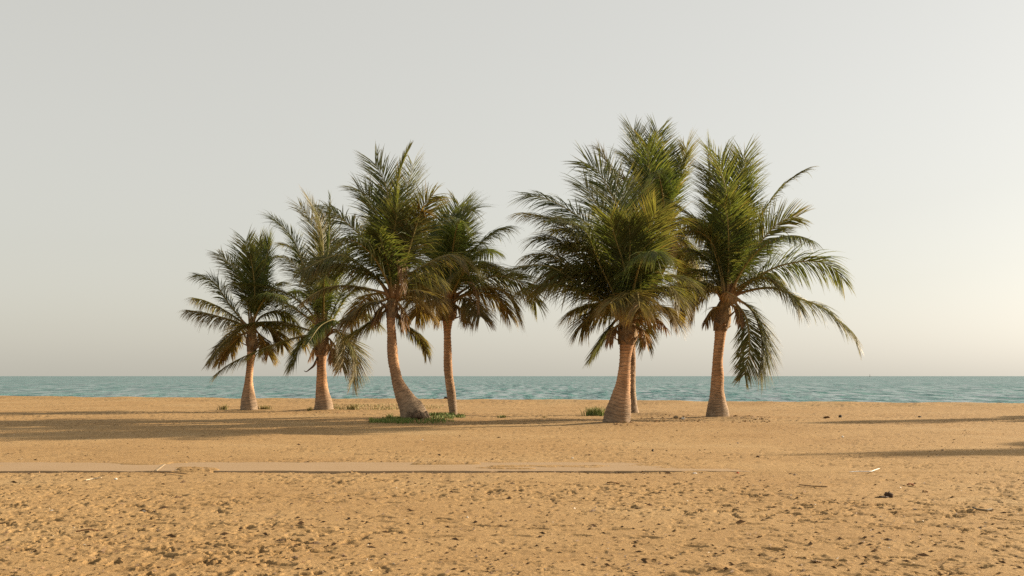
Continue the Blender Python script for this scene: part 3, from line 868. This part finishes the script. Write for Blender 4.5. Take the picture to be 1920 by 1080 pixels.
# 6 behind
palms.append(palm(5, 'tallest palm, its thin trunk half hidden behind the thick reddish trunk',
    [(778.5, 1172, 1199), (768, 1173, 1196), (755, 1174, 1194), (735, 1174.5, 1192), (710, 1174.5, 1191.5), (680, 1175, 1192), (645, 1176, 1192), (600, 1188, 1204), (550, 1208, 1224), (505, 1230, 1247), (485, 1238, 1256)], (1250, 452),
    [([(1238, 400), (1215, 345), (1203, 303), (1194, 268), (1180, 220)], 0.14, {'dz': 1.2, 'roll': 15, 'hang': 0.15}),
     ([(1243, 390), (1232, 330), (1229, 279), (1238, 222)], 0.10, {'dz': 1.6, 'hang': 0.12}),
     ([(1252, 410), (1257, 372), (1270, 330), (1286, 282), (1277, 256)], 0.32, {'dz': 1.2, 'hang': 0.2, 'roll': 15}),
     ([(1238, 420), (1180, 345), (1145, 314), (1127, 286), (1104, 262)], 0.46, {'dz': 0.5, 'roll': 15}),
     ([(1236, 410), (1205, 340), (1180, 300), (1150, 280)], 0.20, {'dz': 1.2}),
     ([(1240, 400), (1222, 340), (1215, 290), (1210, 250)], 0.10, {'dz': -0.9}),
     ([(1246, 400), (1240, 350), (1250, 270)], 0.10, {'dz': 0.8}),
     ([(1240, 410), (1250, 340), (1256, 322)], 0.05, {'dz': -1.0, 'close': 1.3, 'll': 0.5, 'hang': 0.05}),
     ([(1228, 430), (1180, 400), (1130, 410)], 0.30, {'dz': 1.2}),
     ([(1262, 430), (1290, 410), (1325, 430)], 0.30, {'dz': 1.4}),
     ([(1262, 450), (1285, 455), (1305, 505)], 0.42, {'dz': -0.5}),
     ([(1240, 460), (1215, 470), (1200, 510)], 0.42, {'dz': 1.2}),
     ([(1262, 465), (1280, 490), (1300, 540)], 0.50, {'dz': 1.2}),
     ([(1225, 440), (1170, 440), (1130, 480)], 0.36, {'dz': 1.2})],
    4.8, 0.92, 4, 106,
    dead=[([(1258, 442), (1266, 455), (1262, 490)], 0.98, {'dz': -0.8, 'll': 0.45, 'hang': 1.7}),
          ([(1242, 450), (1236, 465), (1240, 495)], 0.80, {'dz': -0.6, 'll': 0.45, 'hang': 1.7})]))
# 7
palms.append(palm(6, 'palm at the right end of the row with long fronds arching over the sea',
    [(785, 1323, 1368), (772, 1325, 1366), (760, 1327, 1363), (747, 1330, 1360), (730, 1332, 1357), (705, 1334, 1357), (680, 1336, 1355), (655, 1338, 1357), (632, 1340, 1360), (615, 1340, 1363)], (1362, 560),
    [([(1367, 500), (1367, 433), (1358, 343), (1333, 288), (1306, 253)], 0.18, {'dz': -1.2, 'roll': 30}),
     ([(1372, 480), (1386, 375), (1394, 319), (1410, 277)], 0.14, {'dz': 1.0, 'hang': 0.15}),
     ([(1370, 480), (1378, 380), (1392, 310), (1394, 258)], 0.16, {'dz': 1.4, 'hang': 0.15}),
     ([(1368, 480), (1366, 380), (1352, 300), (1350, 265)], 0.12, {'dz': 1.2, 'hang': 0.15}),
     ([(1390, 470), (1427, 404), (1461, 355), (1500, 324), (1528, 312)], 0.24, {'dz': 0.6, 'close': 0.6, 'll': 0.62}),
     ([(1390, 505), (1430, 449), (1461, 418), (1495, 406), (1522, 416)], 0.28, {'dz': -0.6, 'roll': 50, 'hang': 0.25}),
     ([(1405, 530), (1442, 507), (1480, 494), (1530, 490), (1567, 507), (1592, 552)], 0.16, {'dz': -0.3, 'll': 1.12, 'roll': 35, 'pet': 0.22}),
     ([(1385, 538), (1430, 520), (1467, 540), (1492, 565), (1508, 598)], 0.34, {'dz': -1.6}),
     ([(1400, 546), (1450, 540), (1500, 560), (1545, 578), (1582, 610), (1604, 634), (1590, 672)], 0.32, {'dz': 0.1, 'll': 1.05, 'pet': 0.22, 'roll': -20}),
     ([(1385, 563), (1412, 585), (1427, 628), (1428, 668), (1420, 706)], 0.30, {'dz': -1.0, 'roll': 20, 'll': 1.15}),
     ([(1380, 570), (1400, 600), (1405, 660), (1390, 722)], 0.30, {'dz': -1.4, 'll': 0.8}),
     ([(1335, 540), (1305, 546), (1276, 584)], 0.58, {'dz': -1.4}),
     ([(1340, 538), (1310, 528), (1283, 530), (1252, 546)], 0.40, {'dz': -0.6}),
     ([(1345, 548), (1330, 545), (1300, 560), (1285, 600)], 0.64, {'dz': -0.6}),
     ([(1348, 500), (1330, 450), (1302, 413), (1262, 380), (1236, 367)], 0.18, {'dz': -0.8, 'roll': 15}),
     ([(1352, 500), (1333, 452), (1297, 432), (1262, 462)], 0.30, {'dz': -1.0}),
     ([(1358, 470), (1352, 390), (1331, 322), (1298, 306)], 0.26, {'dz': 0.8, 'roll': 20}),
     ([(1345, 520), (1320, 480), (1285, 470), (1260, 500)], 0.30, {'dz': 1.0}),
     ([(1345, 530), (1310, 505), (1285, 520)], 0.26, {'dz': 2.2}),
     ([(1366, 480), (1364, 410), (1350, 350)], 0.10, {'dz': -1.8, 'roll': 10}),
     ([(1375, 490), (1392, 420), (1412, 370)], 0.10, {'dz': 1.8}),
     ([(1378, 520), (1405, 470), (1435, 450)], 0.16, {'dz': 2.2}),
     ([(1395, 535), (1430, 510), (1465, 520)], 0.22, {'dz': 2.2})],
    5.0, 0.92, 4, 107,
    dead=[([(1350, 575), (1336, 580), (1322, 608)], 0.78, {'dz': -0.5, 'll': 0.45, 'hang': 1.7}),
          ([(1372, 572), (1384, 580), (1388, 606)], 0.85, {'dz': -0.6, 'll': 0.42, 'hang': 1.7}),
          ([(1355, 560), (1362, 548), (1385, 562)], 0.95, {'dz': -1.6, 'll': 0.4, 'hang': 1.5})]))

def copy_tree(o, parent=None):
    c = o.copy()
    col.objects.link(c)
    c.parent = parent
    for chd in o.children:
        copy_tree(chd, c)
    return c

# two more palms of the row stand past the right edge; their crowns' shadows reach into the picture
for src, (x, y), rz, lab in ((palms[3], (26.3, 29.8), 0.6, 'palm past the right edge of the picture throwing the nearer shadow streak'),
                             (palms[0], (29.0, 46.0), 2.1, 'palm past the right edge of the picture throwing the farther shadow streak')):
    c = copy_tree(src)
    c.location = (x, y, gz(x, y))
    c.rotation_euler = (0, 0, rz)
    c['label'] = lab

# dried flower stalk curling off the second palm's trunk, cracked root mass of the leaning palm
gx, D2 = ground_at(*PALM_BASES[1]); b2 = np.array(palms[1].location)
P, _ = cr_curve([at(597, 668, D2 - 0.12), at(592, 679, D2 - 0.3), at(588, 686, D2 - 0.35), at(581, 692, D2 - 0.35), at(574, 697, D2 - 0.3), at(570, 695, D2 - 0.3)], 24)
Vt, Q, Tr = tube(P - b2, np.concatenate([np.linspace(0.05, 0.06, 10), np.linspace(0.055, 0.012, 14)]), 8)
obj('dried_flower_stalk', mesh_from('dried_flower_stalk', Vt, Q, Tr, np.full((len(Vt), 3), (0.13, 0.075, 0.04))), M_FIBRE, palms[1])

def lump(name, centre, size, tone, seed, mat, parent=None, rough=0.35, flat=1.0, res=10, sink=0.15):
    rr = np.random.default_rng(seed)
    V, C = [], []
    nu, nv = res * 2, res
    for i in range(nv + 1):
        ph = math.pi * i / nv
        for j in range(nu):
            th = 2 * math.pi * j / nu
            d = np.array([math.sin(ph) * math.cos(th), math.sin(ph) * math.sin(th), math.cos(ph)])
            k = 1 + rough * (vnoise(np.array([d[0] * 2.1 + seed]), np.array([d[1] * 2.1 + d[2] * 1.7]), seed)[0] - 0.5) * 2
            k *= 1 + 0.35 * rough * (vnoise(np.array([d[0] * 5 + seed]), np.array([d[1] * 5 + d[2] * 4.7]), seed + 1)[0] - 0.5) * 2
            V.append(d * k * np.array(size) * np.array([1, 1, flat]))
            C.append(np.array(tone) * rr.uniform(0.75, 1.15))
    Q = []
    for i in range(nv):
        for j in range(nu):
            Q.append([i * nu + j, (i + 1) * nu + j, (i + 1) * nu + (j + 1) % nu, i * nu + (j + 1) % nu])
    V = np.array(V); V[:, 2] += size[2] * flat * (1 - 2 * sink)
    me = mesh_from(name, V, Q, None, np.array(C))
    return obj(name, me, mat, parent, loc=tuple(centre))

b3 = np.array(palms[2].location)
D3 = ground_at(*PALM_BASES[2])[1]
for (px, py, s, sd, tn) in ((778, 786, 0.16, 5, (0.15, 0.10, 0.065)), (790, 787, 0.14, 6, (0.17, 0.115, 0.075)), (797, 791, 0.13, 7, (0.30, 0.21, 0.14)), (769, 788, 0.12, 8, (0.16, 0.11, 0.07))):
    p = at(px, py, D3 - 0.42) - b3
    lump('root_knob', (p[0], p[1], 0.0), (s, s * 0.9, s), tn, sd, M_FIBRE, palms[2], 0.6)

# ------------------------------------------------------------------ grass
def blades(name, spots, h0, h1, tones, rr, wid=0.012, lean=0.6, parent=None):
    """spots: n x 2 ground points"""
    V, C, Q, T_ = [], [], [], []
    zs = gzs(spots)
    for (x, y), z in zip(spots, zs - 0.01):
        a = rr.uniform(0, 2 * math.pi); h = rr.uniform(h0, h1); l = rr.uniform(0.1, lean) * h
        d = np.array([math.cos(a), math.sin(a), 0]); s = np.array([-math.sin(a + 0.8), math.cos(a + 0.8), 0]) * wid * rr.uniform(0.6, 1.3) * 0.5
        p = np.array([x, y, z])
        b = len(V)
        q1 = p + d * l * 0.25 + np.array([0, 0, h * 0.55]); q2 = p + d * l + np.array([0, 0, h])
        V += [p - s, p + s, q1 - s * 0.85, q1 + s * 0.85, q2]
        t = np.array(tones[rr.integers(len(tones))]) * rr.uniform(0.7, 1.25)
        C += [t * 0.9, t * 0.9, t, t, t * 1.1 + np.array([0.02, 0.012, 0])]
        Q.append([b, b + 1, b + 3, b + 2]); T_.append([b + 2, b + 3, b + 4])
    return V, C, Q, T_

gr = np.random.default_rng(17)
GREENS = [(0.105, 0.165, 0.034), (0.13, 0.185, 0.040), (0.20, 0.20, 0.06)]
DRY = [(0.30, 0.24, 0.09), (0.24, 0.22, 0.07), (0.36, 0.27, 0.12)]
def scatter(px0, px1, py0, py1, n, jit=0.0):
    out = []
    while len(out) < n:
        px, py = gr.uniform(px0, px1), gr.uniform(py0, py1)
        x, y = ground_at(px, py)
        if vnoise(np.array([x * 1.6]), np.array([y * 0.9]), 55)[0] > 0.38 - 0.1 * jit:
            out.append((x, y))
    return out
sp = scatter(692, 772, 785, 794, 1700) + scatter(745, 835, 789, 795, 500) + scatter(795, 872, 779, 785, 1200) + scatter(800, 850, 784, 792, 350)
V, C, Q, T_ = blades('grass', sp, 0.03, 0.13, GREENS, gr, 0.022, 0.9)
tag(obj('green_grass', mesh_from('green_grass', V, Q, T_, np.array(C)), M_GRASS), 'patch of low green grass round the feet of the leaning and slim palms', 'grass', kind='stuff')
sp = scatter(625, 760, 759, 770, 900) + scatter(760, 832, 760, 768, 250)
V, C, Q, T_ = blades('grass', sp, 0.04, 0.13, DRY + GREENS[2:], gr, 0.02, 1.0)
tag(obj('dry_grass', mesh_from('dry_grass', V, Q, T_, np.array(C)), M_GRASS), 'thin yellowing grass on the sand behind the leaning palm', 'grass', kind='stuff')

def tuft(px, py, wpx, hpx, n, tones, label):
    x0, y0 = ground_at(px, py)
    r = wpx / 2 / FPX * y0; h = hpx / FPX * y0
    V, C, Q, T_ = [], [], [], []
    sp = [(x0 + gr.normal(0, 0.42) * r, y0 + gr.normal(0, 0.3) * r * 0.8) for _ in range(n)]
    V, C, Q, T_ = blades('t', sp, h * 0.45, h * 1.0, tones, gr, 0.02, 0.75)
    b = np.array([x0, y0, gz(x0, y0)])
    o = obj('grass_tuft', mesh_from('grass_tuft', np.array(V) - b, Q, T_, np.array(C)), M_GRASS, loc=tuple(b))
    tag(o, label, 'grass tuft', 'grass tufts on the sand')
tuft(1116, 780, 44, 20, 300, [(0.17, 0.24, 0.06), (0.22, 0.27, 0.08), (0.26, 0.24, 0.09)], 'bushy green grass tuft beside the thick reddish trunk')
tuft(420, 769, 20, 13, 120, DRY, 'dry yellow grass tuft to the left of the smallest palm')
tuft(496, 769, 28, 10, 130, DRY, 'low dry grass tuft just right of the smallest palm trunk')
tuft(581, 771, 12, 10, 70, DRY, 'small dry grass tuft at the left foot of the orange trunk')
tuft(660, 769, 26, 13, 150, DRY + GREENS[2:], 'yellow grass tuft right of the orange bottle-shaped trunk')
tuft(943, 783, 18, 7, 80, GREENS, 'small flat green grass tuft alone between the two groups of palms')
tuft(731, 786, 14, 14, 70, GREENS, 'taller green grass sprig left of the leaning palm foot')
tuft(1022, 783, 10, 4, 40, DRY, 'tiny dry tuft on the open sand between the two groups of palms')

# ------------------------------------------------------------------ stones, scraps and litter
def stone(px, py, wpx, hpx, tone, label, cat='stone', seed=1, name='stone', group=None, rough=0.35):
    x, y = ground_at(px, py)
    a = wpx / 2 / FPX * y; h = hpx / 2 / FPX * y
    o = lump(name, (x, y, gz(x, y) - 0.005), (a, a * 0.8, h * 1.15), tone, seed, M_BITS, None, rough)
    tag(o, label, cat, group)
    return o
DK = (0.055, 0.042, 0.032); BR = (0.16, 0.085, 0.035); WH = (0.70, 0.66, 0.58)
G = 'stones lying on the sand'
stone(1575, 782, 7, 5, DK, 'small black stone on the sand right of the end palm', seed=3, group=G)
stone(1550, 783, 10, 4, BR, 'flat brown stone beside the small black stone', seed=4, group=G)
stone(1724, 782, 7, 3, DK, 'dark pebble far right near the farther shadow streak', seed=5, group=G)
stone(1281, 787, 7, 4, WH, 'small white stone on the dark mound left of the end palm', seed=6, group=G)
stone(1267, 785, 8, 5, (0.30, 0.22, 0.13), 'tan stone on the dark mound left of the end palm', seed=7, group=G)
stone(836, 753.5, 8, 4, DK, 'dark rock at the water edge beside the slim palm trunk', seed=8, group=G)
stone(1224, 846, 4, 5, DK, 'dark pebble alone on the smooth sand below the big palm', seed=9, group=G)
stone(1421, 857, 6, 4, (0.12, 0.07, 0.035), 'brown pebble just above the faded right end of the path', seed=10, group=G)
stone(1580, 819, 4, 3, WH, 'white pebble on the smooth sand below the small black stone', seed=11, group=G)
stone(792, 825, 3, 3, WH, 'white pebble on the sand below the leaning palm', seed=12, group=G)
stone(1073, 857, 4, 3, WH, 'white pebble just above the middle of the path', seed=13, group=G)
stone(217, 898, 6, 4, WH, 'white pebble below the left part of the path', seed=14, group=G)
stone(1303, 885, 8, 2.5, (0.75, 0.72, 0.68), 'white paper scrap at the lower edge of the path', 'scrap', 15, 'paper_scrap', rough=0.2)
stone(1383, 884, 5, 3, (0.45, 0.06, 0.03), 'red scrap near the right end of the path', 'scrap', 16, 'plastic_scrap', rough=0.3)
stone(1666, 930, 14, 11, (0.075, 0.045, 0.028), 'dark brown husk lump on the right foreground sand', 'husk', 17, 'coconut_husk', rough=0.6)
stone(1656, 931, 18, 4, (0.07, 0.045, 0.03), 'flat dark husk fragment under the dark brown husk lump', 'husk', 18, 'husk_fragment', rough=0.6)

def bent_leaf(px, py, wpx, hpx, tone, label, seed, name='dry_leaf', cat='leaf'):
    rr = np.random.default_rng(seed)
    x, y = ground_at(px, py)
    L = wpx / FPX * y; Hh = 0.45 * hpx / FPX * y
    V, C = [], []
    n = 9
    for i in range(n):
        t = i / (n - 1)
        wv = 0.48 * L * math.sin(math.pi * (0.08 + 0.9 * t))
        z = Hh * (0.55 * math.sin(t * math.pi * 1.2) + 0.25)
        for k in (-1, -0.5, 0, 0.5, 1):
            V.append(((t - 0.5) * L, k * wv * 0.7, z + abs(k) * Hh * 0.55 + rr.uniform(-0.006, 0.006)))
            C.append(np.array(tone) * rr.uniform(0.75, 1.2))
    top = np.array(V)
    Vv = np.vstack([top, top - np.array([0, 0, 0.006])])
    q = grid_quads(n, 5)
    m = len(top)
    Q = np.vstack([q, q[:, ::-1] + m])
    edge = [i * 5 for i in range(n)] + [(n - 1) * 5 + k for k in range(1, 5)] + [i * 5 + 4 for i in range(n - 2, -1, -1)] + [3, 2, 1]
    for a in range(len(edge)):
        b = (a + 1) % len(edge)
        Q = np.vstack([Q, [[edge[a], edge[b], edge[b] + m, edge[a] + m]]])
    o = obj(name, mesh_from(name, Vv, Q, None, np.vstack([C, C])), M_BITS, loc=(x, y, gz(x, y) + 0.008))
    o.rotation_euler[2] = rr.uniform(-0.5, 0.5)
    tag(o, label, cat, 'dry leaves on the sand')
bent_leaf(1150, 906, 24, 6, (0.26, 0.15, 0.06), 'pale brown curled leaf in the middle foreground below the path', 31)
bent_leaf(1707, 908, 14, 6, (0.26, 0.085, 0.03), 'orange brown leaf above the dark husk lump', 32)
bent_leaf(1735, 920, 12, 4, (0.22, 0.12, 0.05), 'small brown leaf right of the dark husk lump', 33)
bent_leaf(1530, 1052, 20, 4, (0.20, 0.13, 0.07), 'small brown leaf near the bottom edge right of the dug-up sand', 34)

def strip(name, pix, rpx, tone, label, cat, lift=0.02, group=None):
    W = []
    for i, (px, py) in enumerate(pix):
        x, y = ground_at(px, py)
        W.append(np.array([x, y, gz(x, y) + lift]))
    P, _ = cr_curve(W, 22)
    r = rpx / FPX * W[0][1]
    R = r * np.concatenate([[0.5], np.ones(20), [0.4]])
    V, Q, T_ = tube(P - W[0], R, 7)
    o = obj(name, mesh_from(name, V, Q, T_, np.full((len(V), 3), tone)), M_BITS, loc=tuple(W[0]))
    tag(o, label, cat, group)
    return o
strip('plastic_strip', [(1592, 886), (1612, 885.5), (1632, 885.5), (1640, 883.5), (1649, 881.5)], 0.9, (0.78, 0.76, 0.72), 'bent white plastic strip lying on the right-hand sand', 'plastic strip', 0.04)
strip('driftwood_stick', [(160, 900), (172, 898), (191, 897.5)], 1.2, (0.52, 0.42, 0.29), 'pale bleached stick below the left part of the path', 'stick', 0.025, 'sticks on the sand')
strip('driftwood_stick', [(1823, 953), (1834, 958), (1848, 959.5), (1860, 957)], 1.7, (0.13, 0.10, 0.06), 'dark curved stick near the right edge of the foreground', 'stick', 0.03, 'sticks on the sand')
strip('driftwood_stick', [(142, 1000), (165, 999), (186, 998)], 1.4, (0.20, 0.10, 0.045), 'reddish brown twig in the left foreground', 'stick', 0.015, 'sticks on the sand')
strip('driftwood_stick', [(1498, 908), (1520, 911), (1552, 913)], 1.0, (0.16, 0.10, 0.05), 'thin brown twig left of the dark husk lump', 'stick', 0.015, 'sticks on the sand')
strip('driftwood_stick', [(297, 884), (320, 887), (352, 891)], 1.0, (0.24, 0.15, 0.07), 'thin brown twig below the pale joint of the path', 'stick', 0.02, 'sticks on the sand')

# leaf litter round the right-hand trunks and small crumbs of shell, twig and painted shade dashes all over the sand
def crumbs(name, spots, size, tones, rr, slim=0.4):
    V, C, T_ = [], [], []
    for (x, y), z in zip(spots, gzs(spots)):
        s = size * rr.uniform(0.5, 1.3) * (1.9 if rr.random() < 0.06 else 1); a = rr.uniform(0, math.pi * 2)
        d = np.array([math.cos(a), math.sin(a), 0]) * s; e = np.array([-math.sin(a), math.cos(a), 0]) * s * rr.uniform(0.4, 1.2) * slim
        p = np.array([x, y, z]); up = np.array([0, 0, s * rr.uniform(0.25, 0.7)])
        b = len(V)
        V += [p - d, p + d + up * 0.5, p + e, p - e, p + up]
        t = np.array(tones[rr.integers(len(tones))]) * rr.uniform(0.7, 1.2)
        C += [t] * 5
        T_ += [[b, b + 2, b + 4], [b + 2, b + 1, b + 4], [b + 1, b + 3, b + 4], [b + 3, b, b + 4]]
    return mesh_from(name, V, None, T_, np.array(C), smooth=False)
cr = np.random.default_rng(29)
def gspots(px0, px1, py0, py1, n):
    return [ground_at(cr.uniform(px0, px1), cr.uniform(py0, py1)) for _ in range(n)]
tag(obj('leaf_litter', crumbs('leaf_litter', gspots(1372, 1445, 782, 792, 150) + gspots(1195, 1325, 780, 793, 90) + gspots(1150, 1200, 794, 801, 40) + gspots(590, 660, 771, 776, 30), 0.05, [(0.28, 0.14, 0.05), (0.20, 0.11, 0.05), (0.32, 0.20, 0.09)], cr), M_BITS), 'brown leaf litter scattered round the palm feet', 'litter', kind='stuff')
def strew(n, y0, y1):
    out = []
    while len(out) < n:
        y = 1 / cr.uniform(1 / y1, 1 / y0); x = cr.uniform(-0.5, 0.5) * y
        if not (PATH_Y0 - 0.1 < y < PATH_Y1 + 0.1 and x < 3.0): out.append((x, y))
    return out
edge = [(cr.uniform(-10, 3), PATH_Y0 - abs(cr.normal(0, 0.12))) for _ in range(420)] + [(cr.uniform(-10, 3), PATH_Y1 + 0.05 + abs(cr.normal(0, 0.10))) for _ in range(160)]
tag(obj('twig_shade_bits', crumbs('twig_shade_bits', strew(2600, 7.5, 18.3) + strew(1200, 20.6, 62) + edge, 0.026, [(0.15, 0.09, 0.045), (0.10, 0.06, 0.03), (0.20, 0.12, 0.06)], cr, 0.16), M_BITS), 'tiny dark twig bits and painted shade dashes strewn over the sand', 'litter', kind='stuff')  # the dark bits double as shade dashes of small sand ridges
tag(obj('shell_bits', crumbs('shell_bits', strew(260, 7.5, 45), 0.014, [(0.65, 0.58, 0.48), (0.55, 0.46, 0.35)], cr), M_BITS), 'tiny pale shell bits strewn over the sand', 'shells', kind='stuff')

# far marker on the horizon
x, y = (1631 - 960) / FPX * 2500, 2500.0
e = bpy.data.objects.new('channel_marker', None); col.objects.link(e); e.location = (x, y, SEA_Z)
tag(e, 'tiny dark marker mast far out on the horizon at right', 'sea marker')
Vt, Q, Tr = tube([(0, 0, -1), (0, 0, 3), (0, 0, 6)], [0.4, 0.35, 0.25], 8)
obj('mast', mesh_from('mast', Vt, Q, Tr, np.full((len(Vt), 3), (0.08, 0.08, 0.08))), M_BITS, e)
Vt, Q, Tr = tube([(0, 0, -0.5), (0, 0, 0.9), (0, 0, 1.3)], [0.9, 0.9, 0.5], 10)
obj('float', mesh_from('float', Vt, Q, Tr, np.full((len(Vt), 3), (0.10, 0.09, 0.08))), M_BITS, e)
